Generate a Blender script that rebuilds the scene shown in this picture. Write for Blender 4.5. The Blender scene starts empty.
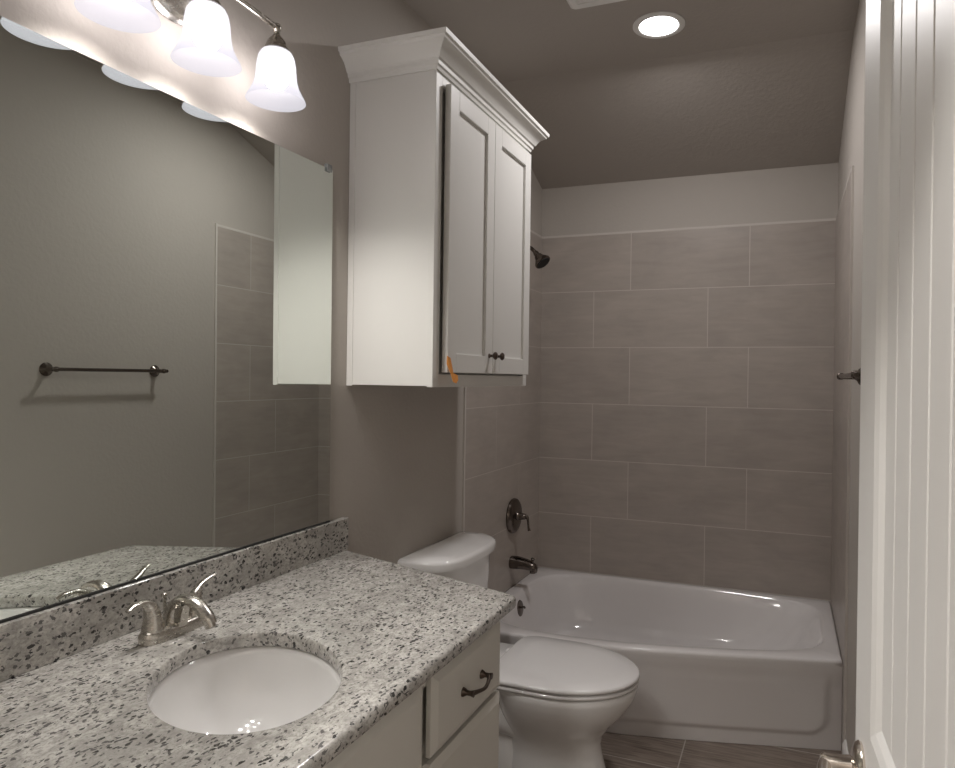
import bpy, bmesh, math, random
from mathutils import Vector, Matrix
random.seed(7)
PI = math.pi
sc = bpy.context.scene
COL = sc.collection

# ---------------------------------------------------------------- camera, world, exposure
CAM = (1.2981, -3.6156, 1.4042)
YAW, PITCH, ROLL, FPX, SX, SY = 0.357825, -0.001439, 0.013711, 682.54, 53.16, -4.81
cd = bpy.data.cameras.new('camera'); cam = bpy.data.objects.new('camera', cd); COL.objects.link(cam)
Fv = Vector((-math.sin(YAW)*math.cos(PITCH), math.cos(YAW)*math.cos(PITCH), math.sin(PITCH)))
Rv = Vector((math.cos(YAW), math.sin(YAW), 0)); Uv = Rv.cross(Fv)
R2 = Rv*math.cos(ROLL) + Uv*math.sin(ROLL); U2 = -Rv*math.sin(ROLL) + Uv*math.cos(ROLL)
mw = Matrix((R2, U2, -Fv)).transposed().to_4x4(); mw.translation = Vector(CAM); cam.matrix_world = mw
cd.sensor_fit = 'HORIZONTAL'; cd.sensor_width = 36; cd.lens = FPX/955*36
cd.shift_x = -SX/955; cd.shift_y = SY/955; cd.clip_start = 0.02
sc.camera = cam
w = bpy.data.worlds.new('world'); sc.world = w; w.use_nodes = True
w.node_tree.nodes['Background'].inputs[0].default_value = (0.9, 0.93, 1, 1)
w.node_tree.nodes['Background'].inputs[1].default_value = 0.10
sc.view_settings.view_transform = 'Standard'; sc.view_settings.look = 'None'
sc.view_settings.gamma = 1; sc.view_settings.use_curve_mapping = False
sc.view_settings.exposure = 0.70
BULB_DOWN_W = 4.8 # what each bulb throws out of the open bottom of its shade
BULB_E = 44        # surface strength of each vanity bulb
CAN_W = 5.8       # recessed ceiling light
HALL_FILL_W = 20.0      # unseen fill lamp added in the hall

W = 1.523         # room width
ZC = 0.861        # counter top
TR = 0.3068       # tile row
TUBH = 0.3485
TILETOP = TUBH + 6*TR
YF = -3.31        # front wall (doorway)

# ---------------------------------------------------------------- helpers
def link(name, me, mat=None, parent=None):
    o = bpy.data.objects.new(name, me); COL.objects.link(o)
    if mat:
        for m in (mat if isinstance(mat, (list, tuple)) else [mat]): me.materials.append(m)
    if parent: o.parent = parent
    return o
def finish(name, bm, mat, parent=None, smooth=False, auto=None, bevel=0, seg=2, loc=None):
    """build one mesh object; coordinates are world ones, moved to the parent's frame"""
    bmesh.ops.recalc_face_normals(bm, faces=bm.faces)
    me = bpy.data.meshes.new(name)
    base = Vector((0, 0, 0))
    if parent: base = world_loc(parent)
    elif loc: base = Vector(loc)
    bmesh.ops.translate(bm, verts=bm.verts, vec=-base)
    bm.to_mesh(me); bm.free()
    if smooth:
        for p in me.polygons: p.use_smooth = True
    if auto is not None:
        for p in me.polygons: p.use_smooth = True
        me.set_sharp_from_angle(angle=math.radians(auto))
    o = link(name, me, mat, parent)
    if not parent and loc: o.location = loc
    if bevel:
        b = o.modifiers.new('bevel', 'BEVEL'); b.width = bevel; b.segments = seg; b.limit_method = 'ANGLE'
        b.angle_limit = math.radians(35); b.harden_normals = False
    return o
def world_loc(o):
    v = Vector(o.location)
    while o.parent: o = o.parent; v += o.location
    return v
def thing(name, label, cat, loc, group=None):
    o = bpy.data.objects.new(name, None); COL.objects.link(o); o.location = loc
    o.empty_display_size = .05
    return tag(o, label, cat, group)
def tag(o, label, cat, group=None):
    o['label'] = label; o['category'] = cat
    if group: o['group'] = group
    return o
def struct(o, label=None):
    o['kind'] = 'structure'
    if label: o['label'] = label
    return o
def box(bm, x0, x1, y0, y1, z0, z1, mi=0):
    r = bmesh.ops.create_cube(bm, size=1)
    for v in r['verts']:
        v.co = Vector(((x0+x1)/2 + v.co.x*(x1-x0), (y0+y1)/2 + v.co.y*(y1-y0), (z0+z1)/2 + v.co.z*(z1-z0)))
    fs = {f for v in r['verts'] for f in v.link_faces}
    for f in fs: f.material_index = mi
    return r['verts']
def hexa(bm, pts, mi=0):
    """pts: 4 bottom + 4 top corners"""
    vs = [bm.verts.new(p) for p in pts]
    for q in ((0,1,2,3),(7,6,5,4),(0,4,5,1),(1,5,6,2),(2,6,7,3),(3,7,4,0)):
        f = bm.faces.new([vs[i] for i in q]); f.material_index = mi
    return vs
def loft(bm, rings, cap0=True, cap1=True, closed=True):
    vr = [[bm.verts.new(p) for p in r] for r in rings]
    n = len(vr[0])
    for a, b in zip(vr, vr[1:]):
        for i in range(n if closed else n-1):
            j = (i+1) % n
            bm.faces.new((a[i], a[j], b[j], b[i]))
    if cap0: bm.faces.new(vr[0])
    if cap1: bm.faces.new(vr[-1][::-1])
    return vr
def frame(axis):
    a = Vector(axis).normalized()
    t = Vector((0, 0, 1)) if abs(a.z) < .9 else Vector((1, 0, 0))
    u = a.cross(t).normalized(); return a, u, a.cross(u)
def lathe(bm, prof, origin, axis, n=32, cap0=True, cap1=True):
    """prof: (radius, distance along axis)"""
    a, u, v = frame(axis); o = Vector(origin)
    loft(bm, [[o + a*d + u*r*math.cos(2*PI*i/n) + v*r*math.sin(2*PI*i/n) for i in range(n)] for r, d in prof], cap0, cap1)
def catmull(pts, k=8):
    P = [Vector(p) for p in pts]; out = []
    for i in range(len(P)-1):
        a = P[max(i-1, 0)]; b = P[i]; c = P[i+1]; d = P[min(i+2, len(P)-1)]
        for j in range(k):
            t = j/k
            out.append(.5*((2*b) + (c-a)*t + (2*a-5*b+4*c-d)*t*t + (3*b-a-3*c+d)*t**3))
    out.append(P[-1]); return out
def tube(bm, pts, rad, n=16, flat=None, k=8, updir=None):
    """swept tube through pts with a radius (or (r_side, r_up)) per control point"""
    rads = rad if isinstance(rad, (list, tuple)) and len(rad) == len(pts) else [rad]*len(pts)
    rads = [r if isinstance(r, (list, tuple)) else (r, r) for r in rads]
    P = catmull(pts, k); RR = catmull([(r[0], r[1], 0) for r in rads], k)
    rings = []; prev = None
    for i, p in enumerate(P):
        t = (P[min(i+1, len(P)-1)] - P[max(i-1, 0)]).normalized()
        if prev is None:
            up = Vector(updir) if updir else (Vector((0, 0, 1)) if abs(t.z) < .9 else Vector((1, 0, 0)))
        else: up = prev
        s = t.cross(up).normalized(); up = s.cross(t).normalized(); prev = up
        rings.append([p + s*RR[i].x*math.cos(2*PI*j/n) + up*RR[i].y*math.sin(2*PI*j/n) for j in range(n)])
    loft(bm, rings)
def rrect(x0, x1, y0, y1, r, n=8):
    """rounded rectangle, ccw; r one radius or four (x0y0, x1y0, x1y1, x0y1)"""
    r = r if isinstance(r, (list, tuple)) else [r]*4
    out = []
    for (cx, cy, a0, rr) in ((x0+r[0], y0+r[0], PI, r[0]), (x1-r[1], y0+r[1], 1.5*PI, r[1]), (x1-r[2], y1-r[2], 0, r[2]), (x0+r[3], y1-r[3], .5*PI, r[3])):
        for i in range(n+1):
            a = a0 + i/n*PI/2; out.append((cx+rr*math.cos(a), cy+rr*math.sin(a)))
    return out
def smooth01(t): t = max(0, min(1, t)); return t*t*(3-2*t)

# ---------------------------------------------------------------- materials
def mat(name, col=(.8,.8,.8), rough=.5, metal=0, coat=0, spec=None):
    m = bpy.data.materials.new(name); m.use_nodes = True
    b = m.node_tree.nodes['Principled BSDF']
    b.inputs['Base Color'].default_value = (*col, 1); b.inputs['Roughness'].default_value = rough
    b.inputs['Metallic'].default_value = metal; b.inputs['Coat Weight'].default_value = coat
    if spec is not None: b.inputs['Specular IOR Level'].default_value = spec
    return m
class NT:
    def __init__(s, m): s.t = m.node_tree; s.b = s.t.nodes['Principled BSDF']
    def n(s, typ, **kw):
        x = s.t.nodes.new(typ)
        for k, v in kw.items():
            if k.startswith('i_'): x.inputs[k[2:].replace('_', ' ')].default_value = v
            else: setattr(x, k, v)
        return x
    def l(s, a, b): s.t.links.new(a, b)
    def coord(s, scale=(1,1,1), rot=(0,0,0), kind='Object'):
        c = s.n('ShaderNodeTexCoord'); mp = s.n('ShaderNodeMapping')
        mp.inputs['Scale'].default_value = scale; mp.inputs['Rotation'].default_value = rot
        s.l(c.outputs[kind], mp.inputs['Vector']); return mp.outputs[0]
    def noise(s, vec, scale, detail=3, rough=.5, dist=0):
        x = s.n('ShaderNodeTexNoise', i_Scale=scale, i_Detail=detail, i_Roughness=rough, i_Distortion=dist)
        s.l(vec, x.inputs['Vector']); return x.outputs['Fac']
    def ramp(s, fac, stops):
        x = s.n('ShaderNodeValToRGB'); e = x.color_ramp.elements
        while len(e) < len(stops): e.new(.5)
        for el, (p, c) in zip(e, stops): el.position = p; el.color = (*c, 1) if len(c) == 3 else c
        s.l(fac, x.inputs[0]); return x.outputs[0]
    def mix(s, fac, a, b, mode='MIX'):
        x = s.n('ShaderNodeMix', data_type='RGBA', blend_type=mode)
        for sock, v in ((x.inputs[0], fac), (x.inputs[6], a), (x.inputs[7], b)):
            if hasattr(v, 'links'): s.l(v, sock)
            else: sock.default_value = v if not isinstance(v, tuple) else (*v, 1)[:4]
        return x.outputs[2]
    def bump(s, h, dist=.001, strength=1):
        x = s.n('ShaderNodeBump', i_Strength=strength, i_Distance=dist); s.l(h, x.inputs['Height']); s.l(x.outputs[0], s.b.inputs['Normal'])

def paint(name, col, rough=.75, d=.0012):
    m = mat(name, col, rough); t = NT(m); v = t.coord()
    t.bump(t.ramp(t.noise(v, 55, 3, .55), [(.42, (0,0,0)), (.62, (1,1,1))]), d, .28)
    return m
M = {}
M['wall'] = paint('greige_paint', (.47, .433, .393))
M['ceil'] = paint('greige_ceiling_paint', (.42, .383, .35), .85, .0016)
M['white'] = mat('white_paint', (.80, .79, .77), .42)
M['cab'] = mat('cabinet_white_paint', (.74, .73, .70), .45)
M['vanity'] = mat('vanity_white_paint', (.70, .68, .63), .45)
M['porcelain'] = mat('porcelain', (.85, .84, .83), .08, coat=.5)
M['tub'] = mat('tub_enamel', (.80, .775, .77), .10, coat=.5)
M['seat'] = mat('seat_plastic', (.78, .765, .76), .16, coat=.3)
M['dark'] = mat('dark_gap', (.03, .03, .03), .8)
M['orange'] = mat('orange_tape', (.75, .30, .06), .6)
M['grout'] = mat('pale_grout', (.60, .56, .52), .9)
M['clip'] = mat('clear_plastic', (.75, .78, .78), .15); M['clip'].node_tree.nodes['Principled BSDF'].inputs['Transmission Weight'].default_value = .6
M['lever'] = mat('satin_nickel_lever', (.66, .60, .54), .18, 1)
# brushed nickel
def metal(name, col, rough, amt=.1):
    m = mat(name, col, rough, 1); t = NT(m); v = t.coord((1, 1, 3))
    r = t.ramp(t.noise(v, 60, 2), [(0, (rough-amt,)*3), (1, (rough+amt,)*3)]); t.l(r, t.b.inputs['Roughness']); return m
M['nickel'] = metal('brushed_nickel', (.60, .575, .53), .27, .03)
M['bronze'] = metal('dark_nickel', (.17, .145, .128), .22, .04)
M['pull'] = metal('dark_bronze_pull', (.12, .095, .08), .33, .05)
# mirror
M['mirror'] = mat('mirror_glass', (.80, .84, .80), .0, 1)
M['mirror_edge'] = mat('mirror_edge', (.12, .14, .13), .3)
# floor: wood look tile planks
def floor_mat():
    m = mat('wood_look_tile', rough=.45); t = NT(m)
    c = t.n('ShaderNodeTexCoord'); mp = t.n('ShaderNodeMapping'); t.l(c.outputs['Object'], mp.inputs['Vector'])
    mp.inputs['Location'].default_value = (.255, .22, 0)
    br = t.n('ShaderNodeTexBrick', i_Scale=1.0); br.offset = .37
    br.inputs['Brick Width'].default_value = 1.205; br.inputs['Row Height'].default_value = .3
    br.inputs['Mortar Size'].default_value = .0025; br.inputs['Mortar Smooth'].default_value = .1
    br.inputs['Color1'].default_value = (.9,.9,.9,1); br.inputs['Color2'].default_value = (.55,.55,.55,1); br.inputs['Mortar'].default_value = (0,0,0,1)
    t.l(mp.outputs[0], br.inputs['Vector'])
    v = t.coord((1.2, 16, 1))
    g = t.noise(v, 4.5, 6, .65, .6)
    wood = t.ramp(g, [(.28, (.115, .088, .070)), (.48, (.22, .175, .145)), (.62, (.30, .25, .21)), (.8, (.17, .135, .11))])
    wood = t.mix(.35, wood, br.outputs['Color'], 'MULTIPLY')
    out = t.mix(br.outputs['Fac'], wood, (.42, .38, .34))
    t.l(out, t.b.inputs['Base Color']); t.bump(g, .0006, .4); return m
M['floor'] = floor_mat()
def tile_mat():
    m = mat('greige_stone_tile', rough=.33); t = NT(m)
    gi = t.n('ShaderNodeNewGeometry')
    v = t.coord((1.4, 1.4, 9), (0, .06, 0))
    a = t.noise(v, 3.0, 5, .6, .8)
    v2 = t.coord((1, 1, 2)); b = t.noise(v2, 4, 3, .6, .4)
    c = t.ramp(a, [(.30, (.400, .355, .318)), (.5, (.425, .379, .342)), (.72, (.45, .403, .365))])
    c2 = t.ramp(b, [(.35, (.93, .93, .93)), (.65, (1.04, 1.035, 1.03))])
    c = t.mix(1.0, c, c2, 'MULTIPLY')
    rnd = t.ramp(gi.outputs['Random Per Island'], [(0, (.96, .96, .96)), (1, (1.03, 1.03, 1.03))])
    c = t.mix(1.0, c, rnd, 'MULTIPLY')
    t.l(c, t.b.inputs['Base Color']); t.bump(a, .0004, .3); return m
M['tile'] = tile_mat()
def granite_mat():
    m = mat('speckled_granite', rough=.16, coat=.2); t = NT(m)
    v = t.coord((1.25, .8, 1.1), (0, 0, .5))
    big = t.noise(v, 5.5, 4, .6, .5)
    mid = t.noise(v, 34, 5, .68, .6)
    fine = t.noise(v, 150, 4, .7, .3)
    base = t.ramp(mid, [(.30, (.27, .26, .245)), (.43, (.44, .425, .395)), (.55, (.58, .56, .525)), (.72, (.69, .675, .645))])
    base = t.mix(t.ramp(fine, [(.40, (.75,.75,.75)), (.53, (0,0,0))]), base, (.30, .285, .265))
    # dark mica flecks, gathered in loose clusters
    nd = t.n('ShaderNodeTexNoise', i_Scale=60.0, i_Detail=3.0, i_Roughness=.6); t.l(v, nd.inputs['Vector'])
    dm = t.n('ShaderNodeVectorMath', operation='MULTIPLY_ADD'); t.l(nd.outputs['Color'], dm.inputs[0]); dm.inputs[1].default_value = (.018,.018,.018); t.l(v, dm.inputs[2])
    vo = t.n('ShaderNodeTexVoronoi', i_Scale=96.0); t.l(dm.outputs[0], vo.inputs['Vector'])
    rnd = t.n('ShaderNodeSeparateColor'); t.l(vo.outputs['Color'], rnd.inputs[0])
    clus = t.noise(v, 13, 3, .6, .4)
    a = t.n('ShaderNodeMath', operation='MULTIPLY_ADD'); t.l(clus, a.inputs[0]); a.inputs[1].default_value = 1.5; t.l(rnd.outputs[0], a.inputs[2])
    pick = t.ramp(a.outputs[0], [(0, (0,0,0)), (1, (1,1,1))])
    th = t.n('ShaderNodeMath', operation='GREATER_THAN'); t.l(a.outputs[0], th.inputs[0]); th.inputs[1].default_value = 1.60
    near = t.n('ShaderNodeMath', operation='LESS_THAN'); t.l(vo.outputs['Distance'], near.inputs[0]); near.inputs[1].default_value = .42
    fl = t.n('ShaderNodeMath', operation='MULTIPLY'); t.l(th.outputs[0], fl.inputs[0]); t.l(near.outputs[0], fl.inputs[1])
    c = t.mix(t.ramp(big, [(.48, (0,0,0)), (.64, (.6,.6,.6))]), base, (.33, .317, .295))
    c = t.mix(fl.outputs[0], c, (.045, .043, .042))
    vo2 = t.n('ShaderNodeTexVoronoi', i_Scale=190.0); t.l(dm.outputs[0], vo2.inputs['Vector'])
    r2 = t.n('ShaderNodeSeparateColor'); t.l(vo2.outputs['Color'], r2.inputs[0])
    a2 = t.n('ShaderNodeMath', operation='GREATER_THAN'); t.l(r2.outputs[0], a2.inputs[0]); a2.inputs[1].default_value = .90
    c = t.mix(a2.outputs[0], c, (.13, .125, .12))
    t.l(c, t.b.inputs['Base Color']); return m
M['granite'] = granite_mat()
def emis(name, col, s):
    m = bpy.data.materials.new(name); m.use_nodes = True; nt = m.node_tree; nt.nodes.clear()
    e = nt.nodes.new('ShaderNodeEmission'); e.inputs[0].default_value = (*col, 1); e.inputs[1].default_value = s
    o = nt.nodes.new('ShaderNodeOutputMaterial'); nt.links.new(e.outputs[0], o.inputs[0]); return m
M['bulb'] = emis('lit_bulb', (1, .955, .915), BULB_E)
M['lens'] = emis('lit_lens', (1, .98, .97), 6)
def shade_mat():
    m = bpy.data.materials.new('frosted_glass'); m.use_nodes = True; nt = m.node_tree; nt.nodes.clear()
    N = nt.nodes.new
    tr = N('ShaderNodeBsdfTransparent'); tr.inputs[0].default_value = (.97,.96,.98,1)
    tl = N('ShaderNodeBsdfTranslucent'); tl.inputs[0].default_value = (.075,.073,.078,1)
    df = N('ShaderNodeBsdfDiffuse'); df.inputs[0].default_value = (.075,.073,.078,1)
    m1 = N('ShaderNodeMixShader'); m1.inputs[0].default_value = .45
    m2 = N('ShaderNodeMixShader'); m2.inputs[0].default_value = .5
    o = N('ShaderNodeOutputMaterial')
    nt.links.new(tl.outputs[0], m1.inputs[1]); nt.links.new(df.outputs[0], m1.inputs[2])
    nt.links.new(m1.outputs[0], m2.inputs[1]); nt.links.new(tr.outputs[0], m2.inputs[2])
    em = N('ShaderNodeEmission'); em.inputs[0].default_value = (.93,.92,1,1); em.inputs[1].default_value = .24
    ad = N('ShaderNodeAddShader'); nt.links.new(m2.outputs[0], ad.inputs[0]); nt.links.new(em.outputs[0], ad.inputs[1])
    nt.links.new(ad.outputs[0], o.inputs[0]); return m
M['shade'] = shade_mat()

# ---------------------------------------------------------------- room shell
YL, YR = -.959, -.847            # where the tiling ends on the left and right walls
ZF = 2.75                        # flat ceiling
YB, ZB = -.75, 2.469             # slope: from the flat ceiling's edge down to the back wall
bm = bmesh.new(); box(bm, -.12, W+.12, -4.8, .12, -.1, 0)
struct(finish('floor', bm, M['floor']))
bm = bmesh.new()
box(bm, -.12, W+.12, -4.8, YB, ZF, ZF+.1)
hexa(bm, [(-.12, YB, ZF), (W+.12, YB, ZF), (W+.12, .12, ZB-.046), (-.12, .12, ZB-.046),
          (-.12, YB, ZF+.1), (W+.12, YB, ZF+.1), (W+.12, .12, ZB+.1), (-.12, .12, ZB+.1)])
struct(finish('ceiling', bm, M['ceil']))
G, TT = .0035, .008
def tiles(bm, kind, xs_by_row, edge):
    """kind: 'back','left','right'; each tile is a bevelled slab over a grout bed"""
    def put(a0, a1, z0, z1, t0, t1, mi):
        if kind == 'back': box(bm, a0, a1, -t1, -t0, z0, z1, mi)
        elif kind == 'left': box(bm, t0, t1, -a1, -a0, z0, z1, mi)
        else: box(bm, W-t1, W-t0, -a1, -a0, z0, z1, mi)
    put(0 if kind == 'back' else 0, edge, .0 if kind != 'back' else TUBH-.02, TILETOP+.004, -.001, TT-.0003, 2)
    if kind != 'back': put(edge-.002, edge+.008, 0, TILETOP+.012, -.001, TT+.001, 2)
    put(0, edge, TILETOP+.001, TILETOP+.010, -.001, TT+.0005, 2)
    rows = range(-1, 6) if kind != 'back' else range(0, 6)
    for k in rows:
        z0, z1 = TUBH + k*TR, TUBH + (k+1)*TR
        if k == -1: z0 = .0
        j = xs_by_row[(5-k) % 2]
        b = [0] + j + [edge]
        for a0, a1 in zip(b, b[1:]):
            put(a0+G/2, a1-G/2, z0+G/2, z1-G/2, 0, TT, 1)
bm = bmesh.new(); box(bm, -.12, W+.12, 0, .12, 0, ZB+.06); 
tiles(bm, 'back', [[W-2/3*.606-.606, W-2/3*.606], [W-1.212, W-.606]], W)
struct(finish('wall_back', bm, [M['wall'], M['tile'], M['grout']]))
bm = bmesh.new(); box(bm, -.12, 0, -4.8, 0, 0, ZF+.02)
tiles(bm, 'left', [[.32], [.62]], -YL)
struct(finish('wall_left', bm, [M['wall'], M['tile'], M['grout']]))
bm = bmesh.new(); box(bm, W, W+.12, -4.8, 0, 0, ZF+.02)
tiles(bm, 'right', [[.605], [.40]], -YR)
struct(finish('wall_right', bm, [M['wall'], M['tile'], M['grout']]))
bm = bmesh.new()
DX0, DX1, DH = .62, 1.475, 2.09
box(bm, -.12, DX0, YF-.11, YF, 0, ZF+.02); box(bm, DX0, DX1, YF-.11, YF, DH, ZF+.02); box(bm, DX1, W, YF-.11, YF, 0, ZF+.02)
struct(finish('wall_front', bm, M['wall']))
bm = bmesh.new(); box(bm, -.12, W+.12, -4.92, -4.8, 0, ZF+.02)
struct(finish('wall_hall', bm, M['wall']))
# door casing around the opening
bm = bmesh.new()
for y0, y1 in ((YF, YF+.012), (YF-.122, YF-.11)):
    box(bm, DX0-.06, DX0, y0, y1, 0, DH+.06); box(bm, DX0, DX1, y0, y1, DH, DH+.06)
    if y0 < YF: box(bm, DX1, DX1+.035, y0, y1, 0, DH+.06)
struct(finish('trim_1', bm, M['white'], bevel=.003))
# baseboards
def base(name, x0, x1, y0, y1):
    bm = bmesh.new(); box(bm, x0, x1, y0, y1, 0, .082)
    if x1 < .5: hexa(bm, [(x0,y0,.082),(x1,y0,.082),(x1,y1,.082),(x0,y1,.082),(x0,y0,.10),(x0+.006,y0,.10),(x0+.006,y1,.10),(x0,y1,.10)])
    else: hexa(bm, [(x0,y0,.082),(x1,y0,.082),(x1,y1,.082),(x0,y1,.082),(x1-.006,y0,.10),(x1,y0,.10),(x1,y1,.10),(x1-.006,y1,.10)])
    return struct(finish(name, bm, M['white'], bevel=.002))
base('baseboard_right', W-.014, W, YF+.012, -.87)
base('baseboard_left', 0, .014, -1.83, YL-.04)

# ---------------------------------------------------------------- bathtub
def yfront(x):
    pts = [(-.1, -1.002), (.2, -1.0), (.5, -.990), (.70, -.968), (.9, -.926), (1.1, -.878), (1.3, -.826), (1.60, -.750)]
    for (a, ya), (b, yb) in zip(pts, pts[1:]):
        if x <= b: return ya + (yb-ya)*smooth01((x-a)/(b-a))*.0 + (yb-ya)*(x-a)/(b-a)
    return pts[-1][1]
X0, X1, Y1 = TT+.001, W-TT-.001, -TT-.001
tub = thing('bathtub', 'white alcove bathtub with glossy rim between the tiled walls', 'bathtub', (W/2, -.45, 0))
def tub_outline(e=0):
    o = []
    n = 40
    for i in range(n+1): x = X0+e+(X1-X0-2*e)*i/n; o.append((x, yfront(x)+e))
    for i in range(1, 17): o.append((X1-e, yfront(X1)+e + (Y1-e-yfront(X1)-e)*i/16))
    for i in range(1, n+1): o.append((X1-e-(X1-X0-2*e)*i/n, Y1-e))
    for i in range(1, 16): o.append((X0+e, Y1-e + (yfront(X0)+e-Y1+e)*i/16))
    return o
out = tub_outline()
def inner(dx0, dx1, dyf, dyb, n_exp, z):
    """superellipse-like basin outline matched point by point to the outer one"""
    res = []
    cx, cy = (X0+dx0+X1-dx1)/2, (-.47)
    for (x, y) in out:
        # normalise outer point to the unit square
        u = (x-(X0+X1)/2)/((X1-X0)/2); yf = yfront(x); v = (y-(yf+Y1)/2)/((Y1-yf)/2)
        m = max(abs(u), abs(v), 1e-6)
        L = (abs(u)**n_exp + abs(v)**n_exp)**(1/n_exp); s = m/L
        u, v = u*s, v*s
        xx = (X0+dx0)*(1-u)/2 + (X1-dx1)*(1+u)/2
        yy0, yy1 = yfront(xx)+dyf, Y1-dyb
        res.append((xx, yy0*(1-v)/2 + yy1*(1+v)/2, z))
    return res
H = TUBH
bm = bmesh.new()
rings = [[(x, y, H-.05) for x, y in tub_outline(.004)], [(x, y, H-.012) for x, y in tub_outline(0)], [(x, y, H-.003) for x, y in tub_outline(.003)], [(x, y, H) for x, y in tub_outline(.012)],
         inner(.060, .046, .060, .045, 5.5, H), inner(.066, .053, .066, .051, 5.3, H-.003), inner(.071, .064, .072, .056, 5.0, H-.014),
         inner(.080, .095, .080, .064, 4.6, H-.06), inner(.093, .155, .092, .075, 4.2, H-.14), inner(.115, .24, .108, .09, 4.0, H-.22),
         inner(.14, .29, .135, .115, 3.8, H-.265), inner(.19, .35, .19, .17, 3.5, H-.285), inner(.30, .5, .27, .25, 3.2, H-.29)]
loft(bm, rings, cap0=False, cap1=True)
finish('basin', bm, M['tub'], tub, smooth=True)
# apron: a fine grid with the soft-edged pressed panel
bm = bmesh.new()
NX, NZ = 150, 60; g = []
for j in range(NZ+1):
    row = []
    z = (H-.010)*(1-j/NZ)
    for i in range(NX+1):
        x = X0 + (X1-X0)*i/NX
        # signed distance inside a rounded rectangle panel
        px0, px1, pz0, pz1, r = .10, 1.462, .060, 1.0, .07
        qx = max(px0+r-x, x-(px1-r), 0); qz = max(pz0+r-z, z-(pz1-r), 0)
        if qx > 0 and qz > 0: d = r - math.hypot(qx, qz)
        else: d = min(x-px0, px1-x, z-pz0, pz1-z)
        s = smooth01((d+.012)/.024) * (1 - smooth01((z-.24)/.09))
        row.append(bm.verts.new((x, yfront(x)+.0012+(.0125-.0105*s)*(1-smooth01((z-.23)/.08)), z)))
    g.append(row)
for j in range(NZ):
    for i in range(NX): bm.faces.new((g[j][i], g[j][i+1], g[j+1][i+1], g[j+1][i]))
# returns so the apron has a thickness
back = [[bm.verts.new((v.co.x, v.co.y+.03, v.co.z)) for v in (g[j][0], g[j][NX])] for j in (0, NZ)]
bm.faces.new((g[NZ][0], g[0][0], back[0][0], back[1][0])) if False else None
finish('apron', bm, M['tub'], tub, smooth=True)
bm = bmesh.new()
lathe(bm, [(.0, .0), (.041, .0), (.042, .004), (.038, .010), (.014, .014), (0, .014)], (.083, -.490, .272), (1, 0, .12), 32, False, False)
ov = finish('overflow_plate', bm, M['bronze'], tub, auto=40)
bm = bmesh.new(); tube(bm, [(.094, -.490, .278), (.112, -.490, .283), (.116, -.490, .276)], [.005, .005, .004], 10); finish('overflow_lever', bm, M['bronze'], ov, smooth=True)
bm = bmesh.new(); lathe(bm, [(0, 0), (.035, 0), (.033, .004), (0, .005)], (.40, -.45, H-.2895), (0, 0, 1), 24, False, False); finish('drain', bm, M['bronze'], tub, auto=40)

# ---------------------------------------------------------------- shower fittings on the left tiled wall
t = thing('tub_spout', 'dark nickel tub spout with diverter knob above the tub', 'spout', (TT, -.415, .475))
bm = bmesh.new()
rg = []
for (x, cz, ry, rz) in ((TT, .472, .030, .031), (.02, .472, .030, .031), (.06, .471, .027, .027), (.10, .467, .025, .024), (.125, .462, .024, .023), (.140, .456, .022, .022), (.147, .449, .015, .015)):
    rg.append([(x, -.415 + ry*math.cos(2*PI*i/28), cz + rz*math.sin(2*PI*i/28)) for i in range(28)])
loft(bm, rg)
lathe(bm, [(.016, 0), (.016, .022), (.014, .026)], (.126, -.415, .456), (.05, 0, -1), 20)
finish('spout_body', bm, M['bronze'], t, auto=50)
bm = bmesh.new(); lathe(bm, [(.005, 0), (.005, .014), (.010, .018), (.011, .024), (.006, .029), (0, .03)], (.124, -.415, .478), (.1, 0, 1), 16); finish('diverter_knob', bm, M['bronze'], t, auto=50)
bm = bmesh.new(); tube(bm, [(.012, -.415, .502), (.05, -.415, .503), (.09, -.415, .496), (.12, -.415, .487)], [(.008,.004)]*4, 10); finish('diverter_ridge', bm, M['bronze'], t, smooth=True)

t = thing('shower_valve', 'round dark nickel shower valve with lever handle', 'shower valve', (TT, -.402, .706))
bm = bmesh.new(); lathe(bm, [(0, 0), (.087, 0), (.089, .006), (.086, .016), (.078, .022), (.066, .027), (.034, .030), (0, .031)], (TT, -.402, .706), (1, 0, 0), 48, False, False)
finish('escutcheon', bm, M['bronze'], t, auto=30)
bm = bmesh.new(); lathe(bm, [(.026, 0), (.025, .012), (.020, .018), (.019, .03), (.016, .045), (.014, .055), (.009, .060), (0, .062)], (TT+.015, -.402, .706), (1, 0, 0), 28)
finish('valve_hub', bm, M['bronze'], t, auto=40)
bm = bmesh.new(); tube(bm, [(TT+.058, -.402, .712), (TT+.078, -.402, .706), (TT+.085, -.402, .685), (TT+.088, -.402, .655), (TT+.092, -.402, .637)], [.009, .0085, .006, .0055, .008], 14)
finish('lever_handle', bm, M['bronze'], t, smooth=True)

t = thing('wall_shower', 'dark nickel shower head on a bent arm beside the wall cabinet', 'shower head', (TT, -.36, 2.075))
bm = bmesh.new(); lathe(bm, [(0, 0), (.030, 0), (.030, .003), (.022, .010), (.010, .014)], (TT, -.36, 2.075), (1, 0, 0), 28, False); finish('flange', bm, M['bronze'], t, auto=40)
bm = bmesh.new(); tube(bm, [(TT, -.36, 2.075), (.04, -.36, 2.078), (.075, -.36, 2.065), (.100, -.36, 2.040)], .0095, 14); finish('shower_arm', bm, M['bronze'], t, smooth=True)
bm = bmesh.new(); ax = Vector((.60, -.12, -.72)).normalized()
lathe(bm, [(0, -.005), (.012, -.004), (.015, .006), (.013, .016), (.020, .022), (.024, .035), (.038, .055), (.043, .063), (.043, .070), (.039, .073)], (.098, -.36, 2.042), ax, 32, False, True)
finish('spray_head', bm, M['bronze'], t, auto=35)
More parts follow.
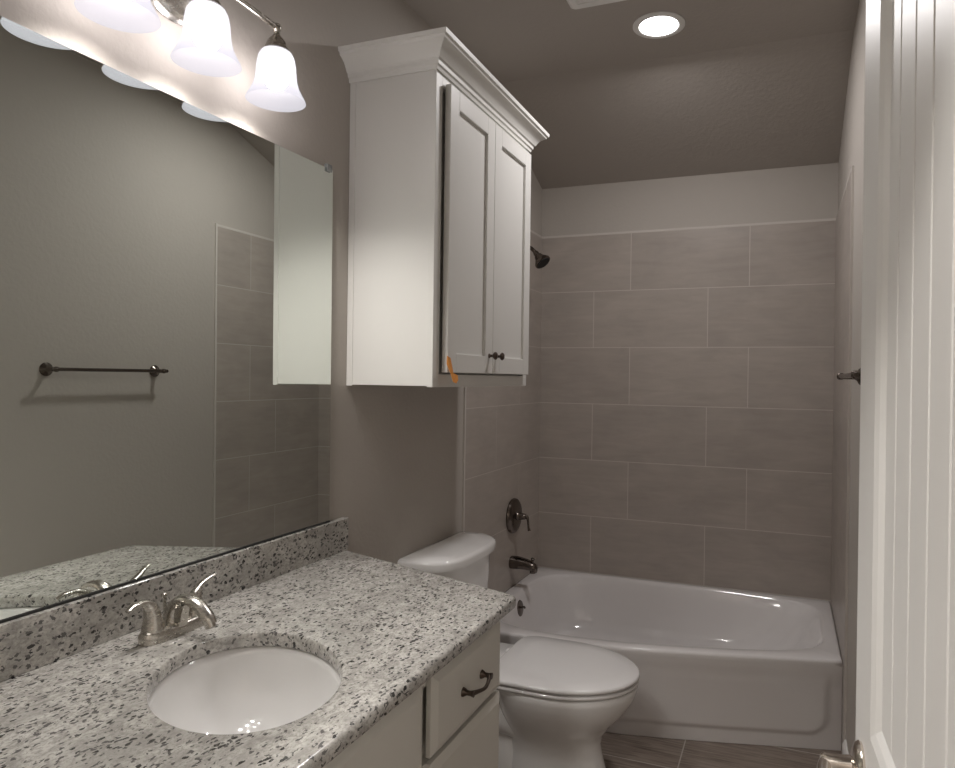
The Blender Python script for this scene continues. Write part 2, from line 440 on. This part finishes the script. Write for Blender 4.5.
bm = bmesh.new(); lathe(bm, [(.037, 0), (.036, .002), (0, .003)], Vector((.098, -.36, 2.042))+ax*.073, ax, 32); finish('spray_face', bm, M['dark'], t)

# ---------------------------------------------------------------- toilet
TY, SYC = -1.238, -1.310
t = thing('toilet', 'white two-piece toilet with closed lid between vanity and tub', 'toilet', (.45, -1.23, 0))
def egg(x0, x1, hw, z, yc=SYC, n=56, wide=.56, sq=2.0, bsq=2.6):
    cx = x0 + (x1-x0)*(1-wide); r = []
    for i in range(n):
        a = 2*PI*i/n; c, s = math.cos(a), math.sin(a)
        e = sq if c > 0 else bsq
        X = math.copysign(abs(c)**(2/e), c); Y = math.copysign(abs(s)**(2/e), s)
        r.append((cx + X*((x1-cx) if c > 0 else (cx-x0)), yc + hw*Y, z))
    return r
bm = bmesh.new()
loft(bm, [egg(.37,.745,.125,0), egg(.37,.743,.125,.012), egg(.38,.730,.116,.05), egg(.385,.718,.110,.10), egg(.38,.712,.111,.14), egg(.375,.722,.125,.175),
          egg(.365,.756,.152,.22), egg(.355,.796,.180,.262), egg(.345,.824,.199,.305), egg(.335,.836,.208,.334), egg(.332,.838,.210,.354), egg(.334,.834,.206,.360)])
# deck under the tank and trapway
loft(bm, [[(x, y, z) for x, y in rrect(.03, .40, SYC-h, SYC+h, .05)] for z, h in ((.26,.08),(.30,.105),(.325,.155),(.346,.175),(.358,.178),(.362,.174))])
loft(bm, [[(x, y, z) for x, y in rrect(.17, .46, SYC-h, SYC+h, .07)] for z, h in ((0,.112),(.012,.112),(.05,.098),(.14,.092),(.20,.088),(.26,.08),(.29,.07))])
rg = []
for i in range(13):
    a = i/12; x = .14+.34*a; cz = .12 + .10*math.sin(a*PI*.9); r = .06+.035*math.sin(a*PI)
    rg.append([(x, SYC + (r+.035)*math.cos(2*PI*j/24), cz + r*math.sin(2*PI*j/24)) for j in range(24)])
loft(bm, rg)
finish('bowl', bm, M['porcelain'], t, auto=60)
def slab(name, x0, x1, hw, z0, z1, m, inset=.010, dome=0, **kw):
    bm = bmesh.new()
    R = [egg(x0+inset*.8, x1-inset*.8, hw-inset*.8, z0, **kw), egg(x0, x1, hw, z0+(z1-z0)*.3, **kw), egg(x0, x1, hw, z0+(z1-z0)*.62, **kw), egg(x0+.003, x1-.003, hw-.003, z0+(z1-z0)*.86, **kw), egg(x0+inset, x1-inset, hw-inset, z1, **kw)]
    if dome:
        for s, dz in ((.75, .6), (.45, .9), (.15, 1)):
            cx = (x0+x1)/2; R.append([(cx+(p[0]-cx)*s, SYC+(p[1]-SYC)*s, z1+dome*dz) for p in egg(x0+inset, x1-inset, hw-inset, z1, **kw)])
    loft(bm, R); return finish(name, bm, m, t, auto=70)
slab('seat', .352, .842, .213, .363, .378, M['seat'], .007, wide=.58, bsq=7)
slab('lid', .345, .844, .215, .381, .3985, M['seat'], .008, dome=.004, wide=.58, bsq=7)
for s in (-1, 1):
    bm = bmesh.new(); loft(bm, [[(x, y, z) for x, y in rrect(.325-e, .362+e, SYC+s*.075-.020-e, SYC+s*.075+.020+e, .010)] for z, e in ((.361, 0), (.381, 0), (.386, -.004))]); finish('hinge', bm, M['seat'], t, auto=60)
bm = bmesh.new()
def dshape(x0, x1, hw, z, bow, yc=TY, r=.05):
    pts = []
    n = 30
    pts.append((x0, yc-hw, z)); 
    for i in range(n+1):
        u = -1+2*i/n; rr = abs(u)**7
        pts.append((x0 + (x1-x0)*(1-bow*u*u)*(1-rr*.42), yc + hw*u*(1-.0*rr), z))
    pts.append((x0, yc+hw, z)); return pts
loft(bm, [dshape(.012, .165, .200, .3625, .10), dshape(.010, .180, .212, .40, .10), dshape(.008, .195, .226, .60, .10), dshape(.008, .200, .230, .706, .10)])
finish('tank', bm, M['porcelain'], t, auto=50)
bm = bmesh.new()
loft(bm, [dshape(.010, .205, .238, .7085, .12), dshape(.006, .219, .250, .712, .12), dshape(.004, .222, .254, .735, .12), dshape(.005, .218, .251, .745, .12), dshape(.010, .205, .241, .750, .12), dshape(.03, .15, .19, .753, .12)])
finish('tank_lid', bm, M['porcelain'], t, auto=60)

# ---------------------------------------------------------------- vanity cabinet
VX = .632; VY0, VY1 = -3.30, -2.045; ZB2 = ZC-.031
van = thing('vanity_cabinet', 'off-white painted vanity cabinet under the granite counter', 'cabinet', (.29, -2.55, 0))
bm = bmesh.new(); box(bm, .001, VX-.02, VY1-.018, VY1, .10, ZB2-.001); box(bm, .001, VX-.02, VY0, VY0+.018, .10, ZB2-.001); box(bm, .001, .012, VY0, VY1, .10, ZB2-.001); box(bm, .012, VX-.02, VY0+.018, VY1-.018, .10, .118); box(bm, .001, VX-.09, VY0, VY1-.002, 0, .10); finish('body', bm, M['vanity'], van, bevel=.0015)
DW = .375                                    # drawer column at the tub end
bm = bmesh.new()
def rail(y0, y1, z0, z1): box(bm, VX-.02, VX, y0, y1, z0, z1)
rail(VY1-.035, VY1, .10, ZB2-.001); rail(VY1-DW-.06, VY1-DW, .10, ZB2-.001); rail(VY0, VY0+.04, .10, ZB2-.001)
rail(VY0+.04, VY1-.035, ZB2-.045, ZB2-.001); rail(VY0+.04, VY1-.035, .10, .13); rail(VY1-DW, VY1-.035, .60, .63); rail(VY0+.04, VY1-DW-.06, .60, .63)
box(bm, VX-.03, VX-.0195, VY0+.01, VY1-.01, .11, ZB2-.03)
finish('face_frame', bm, M['vanity'], van, bevel=.001)
def shaker(name, x, y0, y1, z0, z1, parent, m, st=.055, th=.019, rec=.007):
    """shaker front facing +x, its back at x"""
    bm = bmesh.new()
    box(bm, x, x+th, y0, y0+st, z0, z1); box(bm, x, x+th, y1-st, y1, z0, z1)
    box(bm, x, x+th, y0+st, y1-st, z0, z0+st); box(bm, x, x+th, y0+st, y1-st, z1-st, z1)
    o = finish(name, bm, m, parent, bevel=.0015)
    bm = bmesh.new(); box(bm, x+.002, x+th-rec, y0+st-.004, y1-st+.004, z0+st-.004, z1-st+.004)
    finish('panel', bm, m, o); return o
def bevfront(name, x, y0, y1, z0, z1, parent, m, th=.019, ch=.018):
    bm = bmesh.new()
    a = [(y0,z0),(y1,z0),(y1,z1),(y0,z1)]; b = [(y0+ch,z0+ch),(y1-ch,z0+ch),(y1-ch,z1-ch),(y0+ch,z1-ch)]
    loft(bm, [[(x, *p) for p in a], [(x+th-.008, *p) for p in a], [(x+th, *p) for p in b]])
    return finish(name, bm, m, parent, bevel=.001)
def pull(parent, x, yc, zc, m, half=.048):
    bm = bmesh.new()
    tube(bm, [(x+.020, yc-half, zc), (x+.027, yc-half*.55, zc-.003), (x+.031, yc, zc-.006), (x+.027, yc+half*.55, zc-.003), (x+.020, yc+half, zc)], [(.006,.006),(.0045,.0045),(.004,.004),(.0045,.0045),(.006,.006)], 12)
    for s in (-1, 1):
        lathe(bm, [(.0105, 0), (.009, .004), (.0055, .010), (.0055, .018), (.0075, .026)], (x, yc+s*half, zc), (1, 0, 0), 16)
    return finish('pull', bm, m, parent, auto=50)
d1 = bevfront('drawer', VX+.0005, VY1-DW+.012, VY1-.012, .642, ZB2-.022, van, M['vanity'])
pull(d1, VX+.0195, VY1-DW/2+.002, .722, M['pull'])
bevfront('false_front', VX+.0005, VY0+.02, VY1-DW-.022, .642, ZB2-.022, van, M['vanity'])
d2 = bevfront('door', VX+.0005, VY1-DW+.012, VY1-.012, .115, .630, van, M['vanity'])
pull(d2, VX+.0195, VY1-DW+.05, .50, M['pull'], .0) if False else None
ym = (VY0+.02+VY1-DW-.022)/2
for a, b in ((VY0+.02, ym-.002), (ym+.002, VY1-DW-.022)):
    shaker('door', VX+.0005, a, b, .115, .630, van, M['vanity'])

# countertop with sink cut-out
SC = Vector((.394, -2.636)); SA, SB, SANG = .2133, .1585, math.atan2(.6471, -.7624)
def sink_el(e, n=96, z=0):
    r = []
    for i in range(n):
        a = 2*PI*i/n; u, v = (SA+e)*math.cos(a), (SB+e)*math.sin(a)
        r.append((SC.x+u*math.cos(SANG)-v*math.sin(SANG), SC.y+u*math.sin(SANG)+v*math.cos(SANG), z))
    return r
CX1, CYN, CYF_, CYB = .677, -3.305, -2.022, -1.812
def count_out(e, z):
    # corners: wall/front-wall, front/front-wall, front/tub end (rounded), wall/tub end
    P = [(.001, CYN), (CX1-e, CYN)]
    c1 = Vector((CX1-e, CYF_-e*.98)); r = .022
    d_in = Vector((0, -1)); d_out = (Vector((.001, CYB-e)) - c1).normalized()
    for i in range(7):
        tt = i/6; a = c1 + d_in*r*(1-tt)**2*1.0 + d_out*r*tt**2
        P.append((a.x, a.y))
    P.append((.001, CYB-e)); return [(x, y, z) for x, y in P]
ctop = thing('countertop', 'white and grey speckled granite vanity counter with oval sink cut-out', 'countertop', (.3, -2.5, ZC-.03))
bm = bmesh.new()
def ringv(pts): return [bm.verts.new(p) for p in pts]
def bridge(a, b):
    for i in range(len(a)):
        j = (i+1) % len(a); bm.faces.new((a[i], a[j], b[j], b[i]))
prof = [(.006, -.030), (.001, -.0265), (0, -.022), (0, -.009), (.002, -.004), (.0055, -.001), (.010, 0)]
O = [ringv(count_out(e, ZC+dz)) for e, dz in prof]
I = [ringv(sink_el(e*.6, z=ZC+dz)) for e, dz in prof]
for R_ in (O, I):
    for a, b in zip(R_, R_[1:]): bridge(a, b)
def fillring(a, b):
    es = []
    for r in (a, b):
        for i in range(len(r)):
            e = bm.edges.get((r[i], r[(i+1) % len(r)])); es.append(e)
    bmesh.ops.triangle_fill(bm, use_beauty=True, use_dissolve=False, edges=es)
fillring(O[-1], I[-1]); fillring(O[0], I[0])
finish('counter_slab', bm, M['granite'], ctop, auto=32)
bm = bmesh.new()
box(bm, .001, .024, CYN, CYB-.002, ZC+.0003, ZC+.1)
finish('backsplash', bm, M['granite'], ctop, bevel=.002)

# sink
t = thing('sink', 'white oval undermount sink basin set in the granite counter', 'sink', (SC.x, SC.y, ZC-.2))
bm = bmesh.new()
R_ = []
for s_, z in ((1.14, -.0305), (1.0, -.0312), (.985, -.045), (.96, -.075), (.90, -.11), (.80, -.142), (.64, -.165), (.42, -.178), (.2, -.183), (.09, -.185)):
    R_.append([(SC.x+(p[0]-SC.x)*s_, SC.y+(p[1]-SC.y)*s_, ZC+z) for p in sink_el(.002)])
R_[0] = [(p[0], p[1], p[2]) for p in R_[0]]
loft(bm, R_, False, False)
R_ = [[(p[0], p[1], ZC-.0305) for p in R_[0]], [(SC.x+(p[0]-SC.x)*1.02, SC.y+(p[1]-SC.y)*1.02, ZC-.06) for p in sink_el(.002)],
      [(SC.x+(p[0]-SC.x)*.86, SC.y+(p[1]-SC.y)*.86, ZC-.15) for p in sink_el(.002)], [(SC.x+(p[0]-SC.x)*.3, SC.y+(p[1]-SC.y)*.3, ZC-.2) for p in sink_el(.002)]]
loft(bm, R_, False, True)
finish('basin', bm, M['porcelain'], t, smooth=True)
bm = bmesh.new(); lathe(bm, [(.0, -.016), (.0155, -.015), (.0155, -.002), (.0235, .001), (.0215, -.006), (.0235, -.018)], (SC.x, SC.y, ZC-.1835), (0, 0, 1), 32, False, False)
dr = finish('drain', bm, M['nickel'], t, auto=40)
bm = bmesh.new(); lathe(bm, [(.0, 0), (.012, .0), (.012, .004), (0, .006)], (SC.x, SC.y, ZC-.198), (0, 0, 1), 24, False, False); finish('stopper', bm, M['dark'], dr)
# overflow hole in the side of the basin that the mirror shows
bm = bmesh.new(); lathe(bm, [(0, 0), (.011, 0), (.012, .002), (0, .0022)], (SC.x+.128, SC.y-.035, ZC-.088), (-.93, .2, .33), 20, False, False); finish('overflow_hole', bm, M['pull'], t)

# faucet
FX, FY = .105, -2.537
t = thing('faucet', 'brushed nickel two-handle bathroom faucet behind the sink', 'faucet', (FX, FY, ZC))
def oval(hx, hy, z, n=48, e=3.2):
    r = []
    for i in range(n):
        a = 2*PI*i/n; c, s = math.cos(a), math.sin(a)
        r.append((FX + hx*math.copysign(abs(c)**(2/2.4), c), FY + hy*math.copysign(abs(s)**(2/e), s), z))
    return r
bm = bmesh.new()
loft(bm, [oval(.027, .079, ZC+.0005), oval(.027, .079, ZC+.012), oval(.0255, .0775, ZC+.020), oval(.022, .073, ZC+.024), oval(.012, .06, ZC+.025)])
finish('base_plate', bm, M['nickel'], t, auto=45)
bm = bmesh.new()
tube(bm, [(FX-.004, FY, ZC+.014), (FX-.004, FY, ZC+.038), (FX+.006, FY, ZC+.060), (FX+.032, FY, ZC+.074), (FX+.064, FY, ZC+.067), (FX+.090, FY, ZC+.046), (FX+.100, FY, ZC+.031)],
     [(.020,.022), (.0175,.018), (.0155,.0135), (.0145,.0115), (.0145,.0115), (.0145,.012), (.0125,.0115)], 24, updir=(1, 0, 0))
hexa(bm, [(FX-.006, FY-.011, ZC+.018), (FX+.026, FY-.011, ZC+.018), (FX+.026, FY+.011, ZC+.018), (FX-.006, FY+.011, ZC+.018), (FX-.004, FY-.009, ZC+.06), (FX+.034, FY-.009, ZC+.063), (FX+.034, FY+.009, ZC+.063), (FX-.004, FY+.009, ZC+.06)])
finish('spout', bm, M['nickel'], t, auto=60)
bm = bmesh.new(); lathe(bm, [(.0105, 0), (.0105, .008), (.008, .010)], (FX+.097, FY, ZC+.033), (.4, 0, -1), 24); finish('aerator', bm, M['nickel'], t, auto=40)
bm = bmesh.new(); lathe(bm, [(.0035, 0), (.0035, .030), (.006, .033), (.0065, .039), (.003, .042)], (FX-.025, FY, ZC+.040), (-.1, 0, 1), 14); lathe(bm, [(.003, 0), (.003, .04)], (FX-.023, FY, ZC+.018), (-.06, 0, 1), 12); finish('lift_rod', bm, M['nickel'], t, auto=50)
for s in (-1, 1):
    hy = FY + s*.051
    bm = bmesh.new(); lathe(bm, [(.0215, 0), (.0205, .010), (.0195, .012), (.0185, .020)], (FX, hy, ZC+.022), (0, 0, 1), 32)
    hb = finish('handle_base', bm, M['nickel'], t, auto=40)
    bm = bmesh.new()
    if s < 0:   # turned shut: lever sweeps out over the counter
        tube(bm, [(FX, hy, ZC+.037), (FX-.001, hy-.001, ZC+.054), (FX-.002, hy-.006, ZC+.072), (FX-.001, hy-.022, ZC+.085), (FX+.003, hy-.044, ZC+.087), (FX+.006, hy-.062, ZC+.080)],
             [(.0185,.0185), (.0165,.016), (.0135,.0125), (.0095,.006), (.0085,.004), (.0055,.0028)], 20, updir=(0, 1, 0))
    else:
        tube(bm, [(FX, hy, ZC+.037), (FX+.001, hy+.001, ZC+.052), (FX-.001, hy+.006, ZC+.066), (FX-.002, hy+.018, ZC+.080), (FX+.002, hy+.036, ZC+.092), (FX+.008, hy+.054, ZC+.097)],
             [(.0185,.0185), (.0160,.0155), (.0130,.0115), (.0090,.0055), (.0080,.004), (.0055,.0028)], 20, updir=(0, -1, 0))
    finish('handle_lever', bm, M['nickel'], hb, smooth=True)

# ---------------------------------------------------------------- mirror
MY0, MY1, MZ0, MZ1 = -3.22, -1.895, .9625, 2.023
mir = thing('wall_mirror', 'large frameless mirror on the wall over the granite backsplash', 'mirror', (.004, (MY0+MY1)/2, .96))
tl = .0105    # leans back a touch, its foot on the backsplash
def mx(z): return .0115 - (z-MZ0)*tl
bm = bmesh.new()
MZ0g = MZ0+.004
hexa(bm, [(mx(MZ0g)-.005, MY0, MZ0g), (mx(MZ0g), MY0, MZ0g), (mx(MZ0g), MY1, MZ0g), (mx(MZ0g)-.005, MY1, MZ0g), (mx(MZ1)-.005+.0075, MY0, MZ1), (mx(MZ1)+.0075, MY0, MZ1), (mx(MZ1)+.0075, MY1, MZ1), (mx(MZ1)+.0075-.005, MY1, MZ1)])
def mirror_mats(me):
    for p in me.polygons: p.material_index = 0 if p.normal.x > .9 else 1
g = finish('glass', bm, [M['mirror'], M['mirror_edge']], mir); mirror_mats(g.data)
bm = bmesh.new(); box(bm, .003, .0145, MY0, MY1, ZC+.1004, MZ0g-.0005); finish('bottom_channel', bm, M['dark'], mir)
for (y, z) in ((MY1-.022, MZ1), (MY0+.2, MZ1)):
    bm = bmesh.new(); box(bm, .001, .0135, y-.011, y+.011, z+.0005, z+.012); box(bm, .0095, .0135, y-.011, y+.011, z-.010, z+.0005)
    lathe(bm, [(.005, 0), (.004, .002)], (.0135, y, z+.005), (1, 0, 0), 12)
    finish('mirror_clip', bm, M['clip'], mir, bevel=.001)

# ---------------------------------------------------------------- wall cabinet
CY0, CY1, CD, CZ0, CZ1 = -1.805, -1.019, .307, 1.373, 2.336
cab = thing('wall_cabinet', 'white two-door wall cabinet with crown moulding above the toilet', 'cabinet', (CD/2, (CY0+CY1)/2, CZ0))
bm = bmesh.new(); box(bm, .001, CD-.019, CY0+.003, CY1-.003, CZ0+.003, CZ1+.05)
box(bm, .001, .022, CY0, CY0+.003, CZ0, CZ1); box(bm, .001, CD-.019, CY0, CY0+.0025, CZ0, CZ1) if False else None
finish('body', bm, M['cab'], cab, bevel=.001)
bm = bmesh.new()
for a, b in ((CY0, CY0+.04), (CY1-.04, CY1)): box(bm, CD-.019, CD, a, b, CZ0, CZ1+.05)
box(bm, CD-.019, CD, CY0+.04, CY1-.04, CZ0, CZ0+.04); box(bm, CD-.019, CD, CY0+.04, CY1-.04, CZ1-.05, CZ1+.05)
finish('face_frame', bm, M['cab'], cab, bevel=.001)
ymid = (CY0+CY1)/2
knobs = []
for a, b, ky in ((CY0+.052, ymid-.0015, ymid-.030), (ymid+.0015, CY1-.034, ymid+.030)):
    d = shaker('door', CD+.003, a, b, CZ0+.045, CZ1-.036, cab, M['cab'], st=.060, th=.020, rec=.010)
    bm = bmesh.new(); lathe(bm, [(.0085, 0), (.007, .003), (.0048, .006), (.0048, .014), (.010, .018), (.0135, .022), (.0135, .026), (.009, .030), (0, .031)], (CD+.023, ky, CZ0+.045+.062), (1, 0, 0), 24)
    finish('knob', bm, M['pull'], d, auto=40)
# crown moulding, mitred round three sides
bm = bmesh.new()
prof = [(.0, -.012), (.006, -.012), (.008, -.002), (.013, .001), (.014, .012), (.020, .016), (.024, .024), (.034, .038), (.046, .048), (.055, .053), (.057, .060), (.063, .062), (.065, .074), (.0, .074)]
paths = []
for o_, dz in prof:
    paths.append([(.001, CY0-o_, CZ1+dz), (CD+o_, CY0-o_, CZ1+dz), (CD+o_, CY1+o_, CZ1+dz), (.001, CY1+o_, CZ1+dz)])
vr = [[bm.verts.new(p) for p in r] for r in paths]
for i in range(len(vr)):
    a, b = vr[i], vr[(i+1) % len(vr)]
    for k in range(3): bm.faces.new((a[k], a[k+1], b[k+1], b[k]))
bm.faces.new([r[0] for r in vr]); bm.faces.new([r[3] for r in vr][::-1])
finish('crown_moulding', bm, M['cab'], cab, auto=25)
# painter's tape tab
bm = bmesh.new()
py, px, pz = CY0+.045, CD+.0245, CZ0+.075
P = [(0, .020), (.018, .014), (.024, -.03), (.046, -.036), (.040, -.050), (.026, -.060), (.010, -.056), (.004, -.03), (-.003, -.004)]
vb = [bm.verts.new((px+max(0, -b)*.30+.001*math.sin(i*2), py+a*1.1, pz+b*1.05)) for i, (a, b) in enumerate(P)]
vt = [bm.verts.new((v.co.x+.0012, v.co.y, v.co.z)) for v in vb]
bm.faces.new(vb); bm.faces.new(vt[::-1])
for i in range(len(vb)): j = (i+1) % len(vb); bm.faces.new((vb[i], vb[j], vt[j], vt[i]))
tag(finish('tape_tab', bm, M['orange'], loc=(px, py, pz-.05)), 'scrap of orange tape stuck to the lower corner of the wall cabinet door', 'tape')

# ---------------------------------------------------------------- towel bar on the right wall
TB0, TB1, TBZ = -1.719, -1.213, 1.424
t = thing('towel_bar', 'dark nickel towel bar on the painted wall seen in the mirror', 'towel bar', (W, (TB0+TB1)/2, TBZ))
for y in (TB0, TB1):
    bm = bmesh.new(); lathe(bm, [(0, 0), (.027, 0), (.028, .003), (.024, .008), (.014, .013), (.010, .02), (.0095, .052), (.011, .056), (.011, .066), (.007, .071), (0, .072)], (W, y, TBZ), (-1, 0, 0), 28, False, False)
    finish('post', bm, M['bronze'], t, auto=45)
bm = bmesh.new(); lathe(bm, [(.0, -.022), (.006, -.022), (.0085, -.018), (.0075, -.012), (.0075, TB1-TB0+.012), (.0085, TB1-TB0+.018), (.006, TB1-TB0+.022), (0, TB1-TB0+.022)], (W-.060, TB0, TBZ), (0, 1, 0), 20, False, False)
finish('bar', bm, M['bronze'], t, auto=45)

# ---------------------------------------------------------------- vanity light
LZ, LXX = 2.249, .109
LY = (-2.683, -2.474, -2.259)
vl = thing('vanity_light', 'brushed nickel three-lamp vanity light with frosted bell shades', 'light fixture', (0, LY[1], LZ))
bm = bmesh.new()
def ovx(hy, hz, x, n=48): return [(x, LY[1]+hy*math.cos(2*PI*i/n), LZ+hz*math.sin(2*PI*i/n)) for i in range(n)]
loft(bm, [ovx(.075, .058, .001), ovx(.077, .060, .006), ovx(.070, .053, .012), ovx(.066, .049, .013), ovx(.060, .044, .022), ovx(.03, .02, .028)])
finish('backplate', bm, M['nickel'], vl, auto=35)
bm = bmesh.new()
lathe(bm, [(.013, 0), (.012, .05), (.011, LXX-.02)], (.02, LY[1], LZ+.005), (1, 0, .05), 20)
tube(bm, [(LXX, LY[0]-.004, LZ+.012), (LXX, (LY[0]+LY[1])/2, LZ+.016), (LXX, LY[1], LZ+.017), (LXX, (LY[2]+LY[1])/2, LZ+.016), (LXX, LY[2]+.004, LZ+.012)], .0068, 14)
finish('arm', bm, M['nickel'], vl, auto=50)
for y in LY:
    bm = bmesh.new()
    lathe(bm, [(0, .022), (.009, .020), (.0115, .013), (.009, .004), (.006, .0), (.008, -.006), (.013, -.012), (.020, -.020), (.030, -.044), (.032, -.051), (.0, -.051)], (LXX, y, LZ), (0, 0, 1), 28, False, False)
    cup = finish('socket_cup', bm, M['nickel'], vl, auto=35)
    # bell shade (thin glass wall)
    pr = [(.030, -.045), (.037, -.051), (.0425, -.062), (.046, -.080), (.0475, -.100), (.0495, -.118), (.0545, -.136), (.062, -.151), (.0685, -.163), (.0705, -.169)]
    pr2 = [(r-.0028, d+.0005) for r, d in reversed(pr)]
    bm = bmesh.new(); lathe(bm, pr+pr2, (LXX, y, LZ), (0, 0, 1), 48, False, False)
    sh = finish('shade', bm, M['shade'], cup, smooth=True)
    bm = bmesh.new(); lathe(bm, [(0, -.050), (.012, -.051), (.013, -.065), (.017, -.078), (.026, -.092), (.030, -.106), (.0285, -.121), (.020, -.134), (.009, -.1395), (0, -.1405)], (LXX, y, LZ), (0, 0, 1), 28, False, False)
    finish('bulb', bm, M['bulb'], cup, smooth=True)
    ld = bpy.data.lights.new('bulb_light', 'SPOT'); ld.energy = BULB_DOWN_W; ld.color = (1, .955, .915); ld.shadow_soft_size = .016
    ld.spot_size = math.radians(132); ld.spot_blend = .55
    lo = bpy.data.objects.new('bulb_light', ld); COL.objects.link(lo); lo.location = (LXX, y, LZ-.159)

# ---------------------------------------------------------------- recessed light, exhaust grille
RX, RY = .829, -1.026
t = thing('recessed_light', 'round recessed ceiling light with white trim over the tub end', 'ceiling light', (RX, RY, ZF))
bm = bmesh.new(); lathe(bm, [(.076, -.0005), (.098, -.0005), (.098, -.004), (.092, -.007), (.080, -.009), (.074, -.006)], (RX, RY, ZF), (0, 0, 1), 56, False, False)
finish('trim_ring', bm, M['white'], t, auto=50)
bm = bmesh.new(); lathe(bm, [(0, -.001), (.0755, -.001), (.0735, -.0045), (0, -.0055)], (RX, RY, ZF), (0, 0, 1), 48, False, False)
finish('lens', bm, M['lens'], t, smooth=True)
ld = bpy.data.lights.new('can_light', 'AREA'); ld.shape = 'DISK'; ld.size = .14; ld.energy = CAN_W; ld.color = (1, .965, .96)
lo = bpy.data.objects.new('can_light', ld); COL.objects.link(lo); lo.location = (RX, RY, ZF-.012)
bm = bmesh.new()
GX, GY = .553, -1.252
loft(bm, [[(x, y, z) for x, y in rrect(GX+e, GX+.27-e, GY-.27+e, GY-e, .012)] for z, e in ((ZF-.0005, 0), (ZF-.008, 0), (ZF-.018, .012))])
for i in range(9): box(bm, GX+.035, GX+.235, GY-.045-i*.022, GY-.038-i*.022, ZF-.021, ZF-.0175)
tag(finish('exhaust_grille', bm, M['white'], loc=(GX+.13, GY-.13, ZF), bevel=.001), 'white square exhaust fan grille on the flat ceiling', 'vent')

# ---------------------------------------------------------------- door standing open by the right wall
DE = Vector((1.3985, -2.53)); DHG = Vector((1.436, -3.30))     # latch edge, hinge edge (room-side face)
du = (DHG-DE); DWD = du.length; du.normalize(); dn = Vector((-du.y, du.x))   # towards +x?
if dn.x < 0: dn = -dn
TH = .035
def dp(s, o, z): p = DE + du*s + dn*o; return (p.x, p.y, z)
dr = bpy.data.objects.new('door_1', None); COL.objects.link(dr); dr.location = (DHG.x, DHG.y, 0); struct(dr)
bm = bmesh.new()
def dbox(s0, s1, o0, o1, z0, z1):
    hexa(bm, [dp(s0,o0,z0), dp(s1,o0,z0), dp(s1,o1,z0), dp(s0,o1,z0), dp(s0,o0,z1), dp(s1,o0,z1), dp(s1,o1,z1), dp(s0,o1,z1)])
Z0D, Z1D = .012, 2.082
SW = .122
dbox(0, SW, 0, TH, Z0D, Z1D); dbox(DWD-SW, DWD, 0, TH, Z0D, Z1D)
dbox(SW, DWD-SW, 0, TH, Z0D, .22); dbox(SW, DWD-SW, 0, TH, .80, .955); dbox(SW, DWD-SW, 0, TH, 1.99, Z1D)
finish('door_frame', bm, M['white'], dr, bevel=.002)
bm = bmesh.new()
for z0, z1 in ((.22, .80), (.955, 1.99)):
    n = 7; bw = (DWD-2*SW)/n
    dbox(SW-.002, DWD-SW+.002, .016, TH-.006, z0-.002, z1+.002)
    for k in range(n): dbox(SW+k*bw+.002, SW+(k+1)*bw-.002, .010, .018, z0, z1)
finish('plank_panel', bm, M['white'], dr, bevel=.002)
bm = bmesh.new()      # sticking: sloped moulding round each panel
for z0, z1 in ((.22, .80), (.955, 1.99)):
    A = [(SW, z0), (DWD-SW, z0), (DWD-SW, z1), (SW, z1)]; c = .018
    B = [(SW+c, z0+c), (DWD-SW-c, z0+c), (DWD-SW-c, z1-c), (SW+c, z1-c)]; c2 = .009
    C_ = [(SW+c2, z0+c2), (DWD-SW-c2, z0+c2), (DWD-SW-c2, z1-c2), (SW+c2, z1-c2)]
    loft(bm, [[dp(a, .011, b) for a, b in A], [dp(a, .0005, b) for a, b in A], [dp(a, .004, b) for a, b in C_], [dp(a, .010, b) for a, b in B]], False, False)
finish('moulding', bm, M['white'], dr)
# lever set
n3 = Vector((-dn.x, -dn.y, 0)); lz = .883
c0 = Vector(dp(.062, 0, lz))
bm = bmesh.new(); lathe(bm, [(0, 0), (.033, 0), (.034, .003), (.031, .008), (.022, .012), (.014, .014), (.012, .030), (.0125, .048), (.009, .052), (0, .053)], c0, n3, 36, False, False)
hd = finish('handle', bm, M['lever'], dr, auto=40)
bm = bmesh.new(); u3 = Vector((du.x, du.y, 0))
tube(bm, [c0+n3*.045, c0+n3*.050+u3*.02, c0+n3*.052+u3*.06+Vector((0,0,-.002)), c0+n3*.050+u3*.11+Vector((0,0,-.001))], [(.009,.009), (.0085,.008), (.0075,.007), (.006,.006)], 14)
finish('lever', bm, M['lever'], hd, smooth=True)

# made-up ceiling lamp behind the camera, added to fill the room with light
t = thing('hall_fill_light', 'round white fill light added out of view in the hall to brighten the room', 'ceiling light', (.70, -4.10, ZF))
bm = bmesh.new(); lathe(bm, [(0, -.001), (.13, -.001), (.13, -.02), (.11, -.05), (.06, -.07), (0, -.075)], (.70, -4.10, ZF), (0, 0, 1), 40, False, False)
finish('fill_glass', bm, emis('hall_fill_glow', (1, .97, .93), 2.0), t, smooth=True)
ld = bpy.data.lights.new('hall_fill_lamp', 'AREA'); ld.shape = 'DISK'; ld.size = .24; ld.energy = HALL_FILL_W; ld.color = (1, .96, .92)
lo = bpy.data.objects.new('hall_fill_lamp', ld); COL.objects.link(lo); lo.location = (.70, -4.10, ZF-.09)
